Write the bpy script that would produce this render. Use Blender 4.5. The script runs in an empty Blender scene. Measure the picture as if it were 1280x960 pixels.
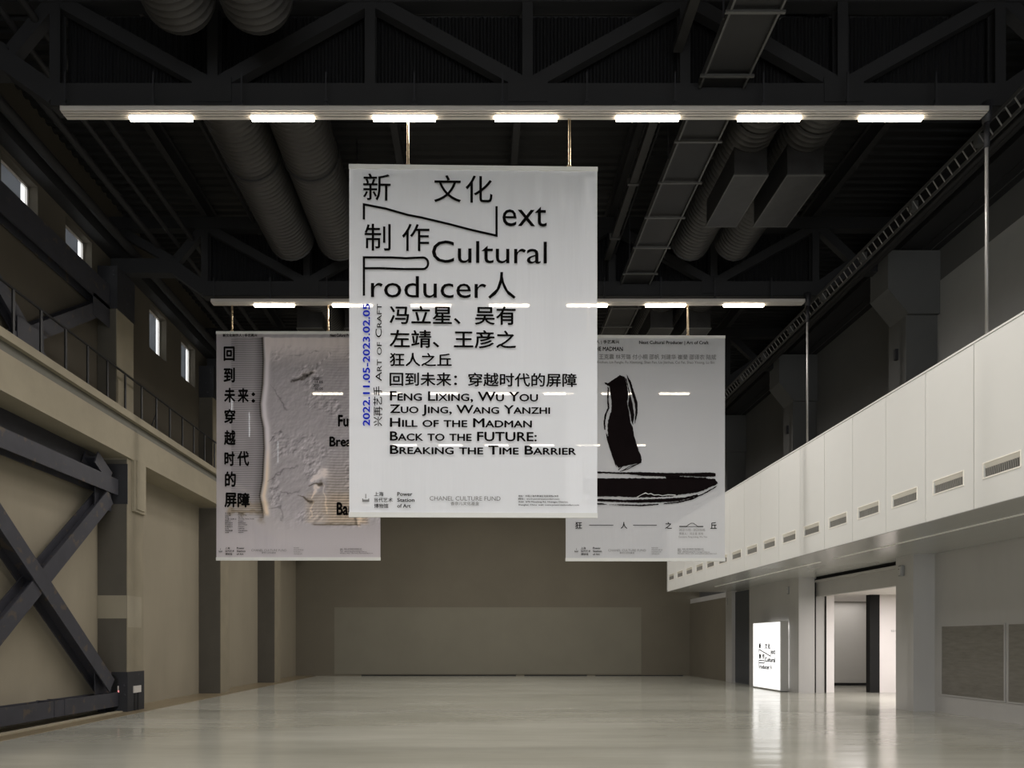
import bpy, bmesh, math, random
import numpy as np
from mathutils import Vector, Matrix
from mathutils.geometry import tessellate_polygon
random.seed(7)
S = bpy.context.scene
COL = S.collection
# ------------------------------------------------------------------ camera
F = 900.0; VX, VY, CH = 598.0, 803.0, 1.6
cam = bpy.data.cameras.new('camera'); cam.sensor_width = 36; cam.lens = F/1280*36
cam.shift_x = (640-VX)/1280; cam.shift_y = (VY-480)/1280
cam.clip_end = 200
co = bpy.data.objects.new('camera', cam); co.location = (0, 0, CH); co.rotation_euler = (math.pi/2, 0, 0)
COL.objects.link(co); S.camera = co
# ------------------------------------------------------------------ world, exposure
S.view_settings.view_transform = 'Standard'; S.view_settings.look = 'None'
S.view_settings.gamma = 1; S.view_settings.exposure = 0.12
W = bpy.data.worlds.new('world'); S.world = W; W.use_nodes = True
W.node_tree.nodes['Background'].inputs[0].default_value = (0.93, 0.97, 1.0, 1)
W.node_tree.nodes['Background'].inputs[1].default_value = 2.6
LAMP_W = 55.0            # watts of every strip lamp
LAMP_COL = (1.0, 0.955, 0.915)
LAMP_EMIT = 14.0

# added area light behind the viewer, for an assumed glazed entrance out of view
DAY = bpy.data.lights.new('added_daylight', 'AREA'); DAY.shape = 'RECTANGLE'; DAY.size = 17; DAY.size_y = 5.5; DAY.energy = 600; DAY.color = (.93, .96, 1.0)
dayo = bpy.data.objects.new('added_daylight', DAY); dayo.location = (1, -13.9, 3.2); dayo.rotation_euler = (math.pi/2, 0, 0); COL.objects.link(dayo)

# ------------------------------------------------------------------ materials
def lin(c):
    return tuple(((v/255)/12.92 if v/255 <= .04045 else ((v/255+.055)/1.055)**2.4) for v in c)
MATS = {}
def mat(name, col, rough=.7, metal=0.0, var=.12, scale=1.2, bump=0.0, bscale=30, stretch=(1, 1, 1), spec=.5, wear=None):
    """col is an sRGB 0-255 albedo; noise gives mottling, bump fine relief"""
    if name in MATS: return MATS[name]
    m = bpy.data.materials.new(name); m.use_nodes = True
    nt = m.node_tree; N = nt.nodes; L = nt.links; b = N['Principled BSDF']
    c = lin(col)
    tc = N.new('ShaderNodeTexCoord'); mp = N.new('ShaderNodeMapping'); mp.inputs['Scale'].default_value = stretch
    L.new(tc.outputs['Object'], mp.inputs['Vector'])
    n1 = N.new('ShaderNodeTexNoise'); n1.inputs['Scale'].default_value = scale; n1.inputs['Detail'].default_value = 6
    n1.inputs['Roughness'].default_value = .6
    L.new(mp.outputs[0], n1.inputs['Vector'])
    r = N.new('ShaderNodeValToRGB'); r.color_ramp.elements[0].position = .3; r.color_ramp.elements[1].position = .7
    r.color_ramp.elements[0].color = (*[v*(1-var) for v in c], 1); r.color_ramp.elements[1].color = (*[min(1, v*(1+var)) for v in c], 1)
    L.new(n1.outputs['Fac'], r.inputs[0])
    out = r.outputs[0]
    if wear:
        n3 = N.new('ShaderNodeTexNoise'); n3.inputs['Scale'].default_value = wear[1]; n3.inputs['Detail'].default_value = 8
        L.new(mp.outputs[0], n3.inputs['Vector'])
        r3 = N.new('ShaderNodeValToRGB'); r3.color_ramp.elements[0].position = wear[2]; r3.color_ramp.elements[1].position = wear[2]+.06
        L.new(n3.outputs['Fac'], r3.inputs[0])
        mx = N.new('ShaderNodeMix'); mx.data_type = 'RGBA'
        L.new(r3.outputs[0], mx.inputs[0]); L.new(out, mx.inputs[6]); mx.inputs[7].default_value = (*lin(wear[0]), 1)
        out = mx.outputs[2]
    L.new(out, b.inputs['Base Color'])
    b.inputs['Roughness'].default_value = rough; b.inputs['Metallic'].default_value = metal
    b.inputs['Specular IOR Level'].default_value = spec
    if bump:
        n2 = N.new('ShaderNodeTexNoise'); n2.inputs['Scale'].default_value = bscale; n2.inputs['Detail'].default_value = 4
        L.new(mp.outputs[0], n2.inputs['Vector'])
        bp = N.new('ShaderNodeBump'); bp.inputs['Strength'].default_value = bump; bp.inputs['Distance'].default_value = .02
        L.new(n2.outputs['Fac'], bp.inputs['Height']); L.new(bp.outputs[0], b.inputs['Normal'])
    MATS[name] = m
    return m
def emat(name, col, strength):
    m = bpy.data.materials.new(name); m.use_nodes = True
    b = m.node_tree.nodes['Principled BSDF']; b.inputs['Base Color'].default_value = (.8, .8, .8, 1)
    b.inputs['Emission Color'].default_value = (*col, 1); b.inputs['Emission Strength'].default_value = strength
    return m
def cloth_mat(name, col, clear, vcol=False, transl=.25):
    m = bpy.data.materials.new(name); m.use_nodes = True
    nt = m.node_tree; N = nt.nodes; L = nt.links; N.remove(N['Principled BSDF']); out = N['Material Output']
    d = N.new('ShaderNodeBsdfDiffuse'); t = N.new('ShaderNodeBsdfTranslucent'); p = N.new('ShaderNodeBsdfTransparent')
    a = N.new('ShaderNodeMixShader'); a.inputs[0].default_value = transl
    b = N.new('ShaderNodeMixShader'); b.inputs[0].default_value = clear
    tc = N.new('ShaderNodeTexCoord'); mp = N.new('ShaderNodeMapping'); mp.inputs['Scale'].default_value = (3.2, 1, .25)
    n = N.new('ShaderNodeTexNoise'); n.inputs['Scale'].default_value = 1.6; n.inputs['Detail'].default_value = 3
    bp = N.new('ShaderNodeBump'); bp.inputs['Strength'].default_value = .25; bp.inputs['Distance'].default_value = .05
    L.new(tc.outputs['Object'], mp.inputs[0]); L.new(mp.outputs[0], n.inputs['Vector']); L.new(n.outputs[0], bp.inputs['Height'])
    L.new(bp.outputs[0], d.inputs['Normal'])
    if vcol:
        v = N.new('ShaderNodeVertexColor'); v.layer_name = 'print'
        L.new(v.outputs[0], d.inputs[0]); L.new(v.outputs[0], t.inputs[0])
    else:
        d.inputs[0].default_value = (*lin(col), 1); t.inputs[0].default_value = (*lin(col), 1)
    L.new(d.outputs[0], a.inputs[1]); L.new(t.outputs[0], a.inputs[2])
    L.new(a.outputs[0], b.inputs[1]); L.new(p.outputs[0], b.inputs[2]); L.new(b.outputs[0], out.inputs[0])
    return m

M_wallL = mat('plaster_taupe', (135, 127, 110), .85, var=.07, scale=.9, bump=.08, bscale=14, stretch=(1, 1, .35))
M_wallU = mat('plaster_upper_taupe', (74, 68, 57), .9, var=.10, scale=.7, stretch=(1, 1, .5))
M_wallB = mat('plaster_back_taupe', (97, 91, 78), .85, var=.07, scale=.5)
M_patch = mat('plaster_back_patch', (111, 107, 94), .85, var=.05, scale=.6)
M_wallR = mat('plaster_grey', (172, 170, 167), .55, var=.06, scale=.8, bump=.05, bscale=20, stretch=(1, 1, .3))
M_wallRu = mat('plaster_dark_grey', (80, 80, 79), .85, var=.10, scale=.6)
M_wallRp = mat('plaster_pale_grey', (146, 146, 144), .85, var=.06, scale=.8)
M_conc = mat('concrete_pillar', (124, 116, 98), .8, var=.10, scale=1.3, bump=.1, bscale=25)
M_concf = mat('concrete_pillar_dull', (78, 74, 66), .85, var=.10, scale=1.5)  # darker concrete: holds the shade of the left pillar fronts, also colours the pier
M_band = mat('concrete_band', (136, 129, 112), .8, var=.06)
M_beam = mat('concrete_beam', (140, 132, 113), .8, var=.08, scale=1.4, bump=.08, bscale=12)
M_chan = mat('channel_grey', (90, 88, 78), .6, var=.12, scale=3, stretch=(1, .3, 1))
M_steel = mat('steel_blue_black', (52, 52, 58), .55, var=.15, scale=3, spec=.4, wear=((74, 66, 58), 5, .60))
M_steeld = mat('steel_black', (34, 34, 38), .6, var=.2, scale=4, wear=((70, 70, 76), 9, .66))
M_truss = mat('truss_charcoal', (27, 27, 29), .7, var=.12, scale=2)
M_roof = mat('roof_sheet', (17, 17, 18), .6, var=.15, scale=1)
M_baffle = mat('corrugated_sheet', (20, 20, 22), .5, metal=.3, var=.2, scale=.5)
M_duct = mat('duct_galvanised', (52, 51, 50), .5, metal=.3, var=.12, scale=1.5)
M_ductbox = mat('duct_box_galvanised', (50, 50, 51), .4, metal=.5, var=.25, scale=4)
M_rail = mat('railing_black', (9, 9, 10), .5, var=.1)
M_white = mat('panel_white', (216, 216, 212), .5, var=.02, scale=.7)
M_gap = mat('joint_dark', (34, 34, 33), .9, var=.05)
M_vent = mat('vent_bezel', (240, 236, 226), .45, var=.03)
M_vane = mat('vent_vane', (140, 138, 132), .5, var=.06)
M_dark = mat('void_black', (14, 14, 14), .9, var=.1)
M_soffit = mat('soffit_metal', (200, 200, 197), .24, metal=.45, var=.05, scale=.6, stretch=(1, .1, 1))
M_strip = mat('soffit_strip', (250, 249, 245), .4, var=.02)
M_hous = mat('batten_aluminium', (205, 200, 194), .45, metal=.2, var=.03)
M_housd = mat('batten_groove', (70, 68, 64), .6, var=.05)
M_wire = mat('steel_wire', (190, 170, 140), .4, metal=.6, var=.05)
M_rod = mat('steel_rod', (150, 148, 145), .4, metal=.5, var=.05)
M_tray = mat('tray_steel', (84, 84, 83), .4, metal=.5, var=.1, scale=4)
M_traypan = mat('tray_cover', (26, 26, 27), .5, metal=.3, var=.15, scale=2)
M_ink = mat('ink_black', (14, 13, 13), 1.0, var=.02, spec=.05)
M_inkg = mat('ink_grey', (128, 128, 128), 1.0, var=.02, spec=.05)
M_inkl = mat('ink_pale', (190, 190, 192), 1.0, var=.02, spec=.05)
M_inkb = mat('ink_blue', (24, 44, 190), 1.0, var=.02, spec=.05)
M_inkbrush = mat('ink_brush', (20, 15, 16), 1.0, var=.2, scale=3, spec=.05)
M_inkw = mat('ink_gap_white', (200, 200, 200), .8, var=.02)
M_grille = mat('grille_taupe', (134, 130, 122), .6, var=.15, scale=3, stretch=(1, 1, 6))
M_boxg = mat('box_grey', (128, 128, 126), .4, var=.05)
M_edge = mat('floor_edge_brown', (120, 108, 86), .35, var=.18, scale=1.5, stretch=(1, .4, 1))
M_bluegrey = mat('door_blue_grey', (66, 68, 72), .6, var=.08)
M_roomw = mat('inner_white', (225, 220, 218), .7, var=.02)
M_roomg = mat('inner_grey', (170, 168, 162), .7, var=.03)
M_lamp = emat('lamp_glow', (1.0, .87, .68), LAMP_EMIT)
M_lightbox = emat('lightbox_glow', (1.0, .99, .98), 1.0)
M_backglow = emat('lightbox_backlight', (1.0, .98, .95), 1.6)
M_red = emat('indicator_red', (.9, .05, .05), .6)
M_blind = cloth_mat('window_blind', (150, 152, 156), .05, transl=.5)

def floor_mat():
    m = bpy.data.materials.new('floor_epoxy'); m.use_nodes = True
    nt = m.node_tree; N = nt.nodes; L = nt.links; b = N['Principled BSDF']
    tc = N.new('ShaderNodeTexCoord')
    def noise(sc, stretch, det=5):
        mp = N.new('ShaderNodeMapping'); mp.inputs['Scale'].default_value = stretch
        n = N.new('ShaderNodeTexNoise'); n.inputs['Scale'].default_value = sc; n.inputs['Detail'].default_value = det
        L.new(tc.outputs['Object'], mp.inputs[0]); L.new(mp.outputs[0], n.inputs['Vector']); return n
    n = noise(.35, (.6, 1.6, 1))
    r = N.new('ShaderNodeValToRGB'); r.color_ramp.elements[0].position = .32; r.color_ramp.elements[1].position = .68
    r.color_ramp.elements[0].color = (*lin((155, 154, 142)), 1); r.color_ramp.elements[1].color = (*lin((176, 175, 164)), 1)
    L.new(n.outputs[0], r.inputs[0]); L.new(r.outputs[0], b.inputs['Base Color'])
    n2 = noise(1.2, (.35, 1.4, 1), 3)
    r2 = N.new('ShaderNodeMapRange'); r2.inputs[3].default_value = .09; r2.inputs[4].default_value = .21
    L.new(n2.outputs[0], r2.inputs[0]); L.new(r2.outputs[0], b.inputs['Roughness'])
    n3 = noise(.9, (.5, 2.2, 1), 3)
    bp = N.new('ShaderNodeBump'); bp.inputs['Strength'].default_value = .35; bp.inputs['Distance'].default_value = .02
    L.new(n3.outputs[0], bp.inputs['Height']); L.new(bp.outputs[0], b.inputs['Normal'])
    b.inputs['Specular IOR Level'].default_value = .6
    return m
M_floor = floor_mat()

# ------------------------------------------------------------------ helpers
def new_obj(name, me, m=None, parent=None):
    o = bpy.data.objects.new(name, me); COL.objects.link(o)
    if m is not None and me is not None and len(me.materials) == 0: me.materials.append(m)
    if parent is not None: o.parent = parent
    return o
def tag(o, label=None, cat=None, group=None, kind=None):
    if label: o['label'] = label
    if cat: o['category'] = cat
    if group: o['group'] = group
    if kind: o['kind'] = kind
    return o
def empty(name, loc=(0, 0, 0), label=None, cat=None, group=None, kind=None, rz=0):
    o = bpy.data.objects.new(name, None); COL.objects.link(o); o.location = loc; o.rotation_euler[2] = rz
    o.empty_display_size = .1
    return tag(o, label, cat, group, kind)
class MB:
    def __init__(s, off=(0, 0, 0)): s.v = []; s.f = []; s.o = off
    def box(s, x0, x1, y0, y1, z0, z1):
        n = len(s.v); a, b, c = s.o
        s.v += [(x-a, y-b, z-c) for x, y, z in ((x0, y0, z0), (x1, y0, z0), (x1, y1, z0), (x0, y1, z0), (x0, y0, z1), (x1, y0, z1), (x1, y1, z1), (x0, y1, z1))]
        s.f += [[n+i for i in q] for q in ((0, 3, 2, 1), (4, 5, 6, 7), (0, 1, 5, 4), (1, 2, 6, 5), (2, 3, 7, 6), (3, 0, 4, 7))]
        return s
    def bar(s, p, q, w, h, up=(1, 0, 0)):
        """box-section bar from p to q; h is measured along 'up', w across"""
        p = Vector(p)-Vector(s.o); q = Vector(q)-Vector(s.o); d = (q-p).normalized(); u = Vector(up); u = (u-d*u.dot(d)).normalized(); r = d.cross(u)
        n = len(s.v)
        for c in (p, q):
            for a, b in ((-1, -1), (1, -1), (1, 1), (-1, 1)): s.v.append(tuple(c+r*(a*w/2)+u*(b*h/2)))
        s.f += [[n+i for i in k] for k in ((0, 3, 2, 1), (4, 5, 6, 7), (0, 1, 5, 4), (1, 2, 6, 5), (2, 3, 7, 6), (3, 0, 4, 7))]
        return s
    def hbeam(s, p, q, w, h, t=.03, up=(1, 0, 0)):
        """H section: two flanges w wide whose normal is 'up', web between"""
        P = Vector(p); Q = Vector(q); d = (Q-P).normalized(); u = Vector(up); u = (u-d*u.dot(d)).normalized()
        for k in (-1, 1): s.bar(P+u*(k*(h-t)/2), Q+u*(k*(h-t)/2), w, t, up)
        s.bar(P, Q, t, h-2*t, up); return s
    def tube(s, p, q, r, seg=10, cap=True, r2=None):
        p = Vector(p)-Vector(s.o); q = Vector(q)-Vector(s.o); d = (q-p).normalized(); u = d.orthogonal().normalized(); w = d.cross(u); n = len(s.v)
        for c, rr in ((p, r), (q, r if r2 is None else r2)):
            for i in range(seg):
                a = 2*math.pi*i/seg; s.v.append(tuple(c+u*(rr*math.cos(a))+w*(rr*math.sin(a))))
        for i in range(seg): j = (i+1) % seg; s.f.append([n+i, n+j, n+seg+j, n+seg+i])
        if cap: s.f.append([n+i for i in reversed(range(seg))]); s.f.append([n+seg+i for i in range(seg)])
        return s
    def poly(s, pts):
        n = len(s.v); s.v += [tuple(Vector(p)-Vector(s.o)) for p in pts]; s.f.append(list(range(n, n+len(pts)))); return s
    def prism(s, prof, axis, a, b):
        """extrude a 2D profile (list) along axis 'x','y' from a to b"""
        n = len(s.v); k = len(prof)
        for t in (a, b):
            for (c, z) in prof:
                p = (t, c, z) if axis == 'x' else (c, t, z)
                s.v.append(tuple(Vector(p)-Vector(s.o)))
        for i in range(k): j = (i+1) % k; s.f.append([n+i, n+j, n+k+j, n+k+i])
        s.f.append([n+i for i in reversed(range(k))]); s.f.append([n+k+i for i in range(k)])
        return s
    def mesh(s, name, m, smooth=False):
        me = bpy.data.meshes.new(name); me.from_pydata(s.v, [], s.f); me.materials.append(m)
        bm = bmesh.new(); bm.from_mesh(me); bmesh.ops.recalc_face_normals(bm, faces=bm.faces); bm.to_mesh(me); bm.free()
        if smooth: me.polygons.foreach_set('use_smooth', [True]*len(me.polygons))
        me.update(); return me
    def build(s, name, m, parent=None, smooth=False, bevel=0):
        o = new_obj(name, s.mesh(name, m, smooth), None, parent)
        if bevel:
            b = o.modifiers.new('bevel', 'BEVEL'); b.width = bevel; b.segments = 2; b.limit_method = 'ANGLE'
        return o
def struct(o): o['kind'] = 'structure'; return o
def copy_tree(o, parent=None):
    c = o.copy(); COL.objects.link(c)
    if parent is not None: c.parent = parent
    for ch in list(o.children): copy_tree(ch, c)
    return c

# ------------------------------------------------------------------ the shell
XL, XR, YB, YF, ZR = -8.75, 10.6, 34.5, -14.0, 12.1
BAY = 6.0
COLY = [4.55, 10.55, 16.55, 22.55, 28.55]       # near faces of the pillars on the left
struct(MB().box(-9.2, 17, YF, YB+.4, -.3, 0).build('floor', M_floor))
struct(MB().box(XL, -7.72, YF, YB, 0, .004).build('trim_1', M_edge))
# left wall: lower plaster, upper plaster with window openings
WIN = [(1.2, 2.3), (3.26, 4.3), (7.2, 8.3), (9.26, 10.3), (13.2, 14.3), (15.26, 16.3), (19.15, 20.2), (21.2, 22.25), (25.2, 26.3), (27.2, 28.3), (31.2, 32.3)]
WZ0, WZ1 = 9.45, 10.64
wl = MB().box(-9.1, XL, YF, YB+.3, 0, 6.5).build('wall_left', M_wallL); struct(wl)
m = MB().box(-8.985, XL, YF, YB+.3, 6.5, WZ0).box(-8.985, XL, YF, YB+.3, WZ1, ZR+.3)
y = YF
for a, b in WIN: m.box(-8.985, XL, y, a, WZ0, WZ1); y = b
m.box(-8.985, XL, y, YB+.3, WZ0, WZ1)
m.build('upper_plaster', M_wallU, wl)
for i, (a, b) in enumerate(WIN):
    w = struct(MB().box(-8.98, -8.93, a, a+.05, WZ0, WZ1).box(-8.98, -8.93, b-.05, b, WZ0, WZ1).box(-8.98, -8.93, a, b, WZ0, WZ0+.05).box(-8.98, -8.93, a, b, WZ1-.05, WZ1)
               .build('window_%d' % (i+1), M_hous))
    c = a + (b-a)*.8
    MB().box(-8.955, -8.95, a+.05, c, WZ0+.05, WZ1-.05).build('blind', M_blind, w)
    g = bpy.data.materials.get('pane_glass')
    if not g:
        g = bpy.data.materials.new('pane_glass'); g.use_nodes = True; pb = g.node_tree.nodes['Principled BSDF']
        pb.inputs['Transmission Weight'].default_value = 1; pb.inputs['Roughness'].default_value = .02; pb.inputs['IOR'].default_value = 1.02
    MB().box(-8.976, -8.972, a+.05, b-.05, WZ0+.05, WZ1-.05).build('pane', g, w)
# back wall, painted patch, dark slot at the foot
wb = struct(MB().box(-9.1, 17, YB, YB+.3, 0, ZR+.3).build('wall_back', M_wallB))
MB().box(-6.9, 7.8, YB-.004, YB, .08, 3.28).build('pale_patch', M_patch, wb)
MB().box(-5.6, 1.8, YB-.03, YB-.002, 0, .05).box(2.2, 5.2, YB-.03, YB-.002, 0, .05).box(5.6, 9.8, YB-.03, YB-.002, 0, .035).build('base_slot', M_dark, wb)
wf = struct(MB().box(-9.1, -7.6, YF-.3, YF, 0, ZR+.3).box(9.6, 17, YF-.3, YF, 0, ZR+.3).box(-7.6, 9.6, YF-.3, YF, 6.1, ZR+.3).build('wall_front', M_wallB))
m = MB()
for i in range(9): m.box(-7.6+2.14*i, -7.54+2.14*i, YF-.1, YF-.02, 0, 6.1)
struct(m.box(-7.6, 9.6, YF-.1, YF-.02, 3, 3.08).build('window_12', M_steeld))  # unseen window bars, added to go with the area light behind the viewer
# right wall
wr = struct(MB().box(XR, XR+.3, YF, 17.4, 0, 3.75).box(10.16, 11.05, 22.9, 27.0, 0, 3.66).box(10.15, 10.5, 29.4, YB, 0, 3.66)
            .box(10.3, 10.5, 27.0, 29.4, 0, 3.66).build('wall_right', M_wallR))
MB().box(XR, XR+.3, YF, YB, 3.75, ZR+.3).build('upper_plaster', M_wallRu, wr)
MB().box(XR-.006, XR, YF, 16.7, 6, 9.9).build('pale_patch', M_wallRp, wr)  # paler flat area of the upper wall, ending at the pillar
MB().box(10.13, 10.15, 29.5, YB-.02, 0, 3.45).build('beige_panel', M_wallB, wr)
MB().box(10.24, 10.3, 27.0, 28.95, 0, 3.6).build('door_leaf', M_bluegrey, wr)
MB().box(10.18, 10.3, 28.95, 29.4, 0, 3.64).build('pier', M_concf, wr)
# lintel with shutter housing above the doorway
lin_ = MB().box(10.72, 10.9, 17.4, 22.9, 3.05, 3.5).build('trim_2', M_wallR); struct(lin_)
MB().box(10.62, 10.72, 17.4, 22.9, 3.50, 3.56).build('shutter_rail', M_wallR, lin_)
MB().box(10.74, 10.9, 17.4, 22.9, 3.5, 3.7).build('shadow_slot', M_dark, lin_)
MB().box(11.015, 11.05, 22.86, 22.9, 0, 3.5).build('door_stop', M_dark, lin_)
MB().box(10.70, 10.72, 22.86, 22.9, 0, 3.6).build('guide_rail', M_dark, lin_)
# room behind the doorway
rm = struct(MB().box(11.05, 11.34, 22.95, 23.15, 0, 3.12).box(12.78, 17, 22.95, 23.15, 0, 3.12).build('wall_inner', M_roomw))
MB().box(12.47, 12.78, 22.93, 23.16, 0, 3.12).build('black_reveal', M_dark, rm)
MB().box(11.05, 17, 26.7, 26.9, 0, 3.12).box(11.05, 11.15, 23.15, 26.7, 0, 3.12).box(16.9, 17, 12, 26.7, 0, 3.12).box(10.9, 17, 11.9, 12, 0, 3.12).build('grey_wall', M_roomg, rm)
MB().box(11.15, 16.9, 26.66, 26.7, 0, .1).build('baseboard', M_dark, rm)
MB().box(10.9, 17, 11.9, 26.9, 3.12, 3.3).build('inner_ceiling', M_roomw, rm)
for (x, y, w) in ((12.6, 19.5, 270), (13.4, 25.0, 45)):
    L = bpy.data.lights.new('room_light', 'AREA'); L.shape = 'RECTANGLE'; L.size = 1.8; L.size_y = 3.0 if w > 20 else .6; L.energy = w; L.color = (1, .94, .92)
    o = bpy.data.objects.new('ceiling_light', L); o.location = (x, y, 3.08); COL.objects.link(o); o.parent = rm

# roof deck: corrugation runs across the hall
def corrugate(y0, y1, pitch, amp, x0, x1, z):
    v = []; f = []; y = y0; k = 0
    while y < y1:
        for dy, dz in ((0, 0), (.35, 0), (.5, amp), (.85, amp)):
            v += [(x0, y+dy*pitch, z+dz), (x1, y+dy*pitch, z+dz)]
        y += pitch
    for i in range(len(v)//2-1): f.append((2*i, 2*i+1, 2*i+3, 2*i+2))
    me = bpy.data.meshes.new('ceiling'); me.from_pydata(v, [], f); return me
ceil = struct(new_obj('ceiling', corrugate(YF, YB+.3, .24, .06, -9.1, 10.9, ZR), M_roof))
MB().box(-9.1, 17, YF-.3, YB+.3, ZR+.1, ZR+.3).build('roof_slab', M_roof, ceil)
TX = [-6.45+2.4*i for i in range(7)]
for x in TX:
    MB((x, 0, 0)).hbeam((x, YF, 11.85), (x, YB, 11.85), .14, .42, .02, (0, 0, 1)).build('roof_purlin', M_truss, ceil).location = (x, 0, 0)
for x, z, r in ((-6.75, 11.1, .06), (-7.1, 11.0, .05), (-7.55, 10.95, .07), (-8.15, 10.8, .10), (-5.3, 11.5, .045), (8.9, 10.2, .05), (9.15, 10.35, .06)):
    MB((x, 0, z)).tube((x, YF, z), (x, YB, z), r, 10).build('roof_pipe', M_truss, ceil, smooth=True).location = (x, 0, z)

# ------------------------------------------------------------------ roof trusses
ZC0, ZC1 = 9.76, 10.10
def truss_root(Y, label):
    t = empty('roof_truss', (0, Y, 0), label, 'roof truss', 'steel roof trusses')
    def P(name, mb): return mb.build(name, M_truss, t)
    z = (ZC0+ZC1)/2
    P('bottom_chord', MB().hbeam((-6.5, .12, z), (8.05, .12, z), .26, ZC1-ZC0, .03, (0, 0, 1)).box(-6.5, 8.05, -.01, .02, ZC0, ZC1))
    P('top_chord', MB().box(-8.7, 10.5, 0, .22, 11.35, 11.62))
    P('haunch', MB().bar((-6.45, .12, 9.93), (-7.25, .12, 10.5), .3, .26, (0, 1, 0)).bar((-7.15, .12, 10.47), (-8.65, .12, 10.47), .34, .26, (0, 1, 0)))
    P('haunch', MB().bar((8.0, .12, 9.93), (8.9, .12, 10.55), .3, .26, (0, 1, 0)).bar((8.8, .12, 10.5), (10.5, .12, 10.5), .34, .26, (0, 1, 0)))
    P('end_diagonal', MB().bar((-7.2, .1, 10.55), (-6.45, .1, 11.45), .2, .16, (0, 1, 0)))
    P('end_diagonal', MB().bar((-7.2, .1, 10.6), (-8.6, .1, 11.4), .2, .16, (0, 1, 0)))
    P('end_diagonal', MB().bar((8.9, .1, 10.6), (8.0, .1, 11.45), .2, .16, (0, 1, 0)))
    for i, x in enumerate(TX):
        P('vertical', MB().hbeam((x, .1, ZC1), (x, .1, 11.4), .16, .18, .02, (0, 1, 0)))
        if i < 6:
            a, b = (x, x+2.4)
            if i % 2 == 0: a, b = b, a
            # bottom node at a, top node at b
            P('diagonal', MB().bar((a, .09, ZC1-.02), (b, .09, 11.42), .2, .15, (0, 1, 0)))
    for x in TX[1::2]:
        P('gusset', MB().prism([(x-.42, ZC0+.02), (x+.42, ZC0+.02), (x+.42, ZC1), (x+.2, ZC1+.28), (x-.2, ZC1+.28), (x-.42, ZC1)], 'x', 0, 0) if False else
          MB().box(x-.3, x+.3, -.025, -.012, ZC0+.05, ZC1+.08))
    return t
truss = truss_root(10.95, 'dark steel roof truss nearest the viewer, above the longest light batten')
LAB = {16.95: 'dark steel roof truss second from the front, over the two rear banners', 22.95: 'dim steel roof truss third from the front, mostly behind the banners',
       28.95: 'dim steel roof truss furthest back, hidden in shadow near the end wall'}
for Y, lb in LAB.items():
    c = copy_tree(truss); c.location[1] = Y; c['label'] = lb
# corrugated baffle sheets closing each truss
def baffle(Y, label):
    v = []; f = []; x = -6.4; k = 0
    while x < 7.95:
        d = 0 if k % 2 else .022
        v += [(x, d, ZC1+.02), (x, d, 11.34), (x+.03, d, ZC1+.02), (x+.03, d, 11.34)]; x += .055; k += 1
    for i in range(len(v)//2-1): f.append((2*i, 2*i+1, 2*i+3, 2*i+2))
    me = bpy.data.meshes.new('baffle'); me.from_pydata(v, [], f)
    o = new_obj('corrugated_baffle', me, M_baffle); o.location = (0, Y+.26, 0)
    return tag(o, label, 'baffle', 'corrugated baffles behind the trusses')
baffle(10.95, 'ribbed dark metal sheet filling the nearest roof truss')
baffle(16.95, 'ribbed dark metal sheet filling the second roof truss')

# ------------------------------------------------------------------ light battens
LX = [-4.8+1.84*i for i in range(7)]
def batten():
    t = empty('light_batten', (0, 0, 0))
    x0, x1 = -6.245, 7.62
    # front face, three ribs under it with dark grooves between
    MB().box(x0, x1, 0, .02, 9.54, 9.61).box(x0, x1, 0, .20, 9.595, 9.61).box(x0, x1, .04, .062, 9.535, 9.56).box(x0, x1, .085, .115, 9.535, 9.56).box(x0, x1, .185, .20, 9.54, 9.6).build('housing', M_hous, t)
    MB().box(x0+.01, x1-.01, .02, .185, 9.565, 9.594).build('groove_plate', M_housd, t)
    MB().box(x0, x0+.01, 0, .2, 9.54, 9.61).box(x1-.01, x1, 0, .2, 9.54, 9.61).build('end_cap', M_hous, t)
    s = [x0+.01]+[v for c in LX for v in (c-.48, c+.48)]+[x1-.01]
    for i in range(0, len(s), 2): MB().box(s[i], s[i+1], .145, .18, 9.535, 9.56).build('rib', M_hous, t)
    lm = MB((0, 0, 0)).box(-.47, .47, .122, .188, 9.50, 9.563).mesh('lamp_tube', M_lamp)
    for c in LX:
        o = new_obj('lamp_tube', lm, None, t); o.location = (c, 0, 0)
        L = bpy.data.lights.get('strip_lamp')
        if not L:
            L = bpy.data.lights.new('strip_lamp', 'AREA'); L.shape = 'RECTANGLE'; L.size = .9; L.size_y = .06
            L.energy = LAMP_W; L.color = LAMP_COL; L.spread = math.radians(165)
        lo = bpy.data.objects.new('lamp_light', L); COL.objects.link(lo); lo.parent = t; lo.location = (c, .153, 9.495)
    cm = MB().box(-.012, .012, .03, .045, 9.61, 10.12).box(-.04, .04, .02, .07, 9.61, 9.64).box(-.02, .02, .025, .06, 9.68, 9.72).mesh('hanger', M_steeld)
    for i in range(11):
        o = new_obj('hanger', cm, None, t); o.location = (-6.18+1.3*i+.02*(i % 3), -.02, 0)
    return t
bt = batten(); bt.location = (0, 10.74, 0)
tag(bt, 'long aluminium light batten with seven glowing strip lamps, above the front banner', 'light', 'strip light battens')
for Y, lb in ((16.78, 'aluminium light batten with glowing strips crossing just above the two rear banners'),
              (22.78, 'aluminium light batten seen faintly through the banners at mid height, third from the front'),
              (28.78, 'aluminium light batten furthest back, seen faintly through the banners')):
    c = copy_tree(bt); c.location = (0, Y, 0); c['label'] = lb
for Y, q in ((4.78, 'just ahead of'), (-1.22, 'just behind'), (-7.22, 'well behind')):
    c = copy_tree(bt); c.location = (0, Y, 0); c['label'] = 'aluminium light batten out of the picture, overhead '+q+' the viewer'; c['group'] = 'battens outside the view'

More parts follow.
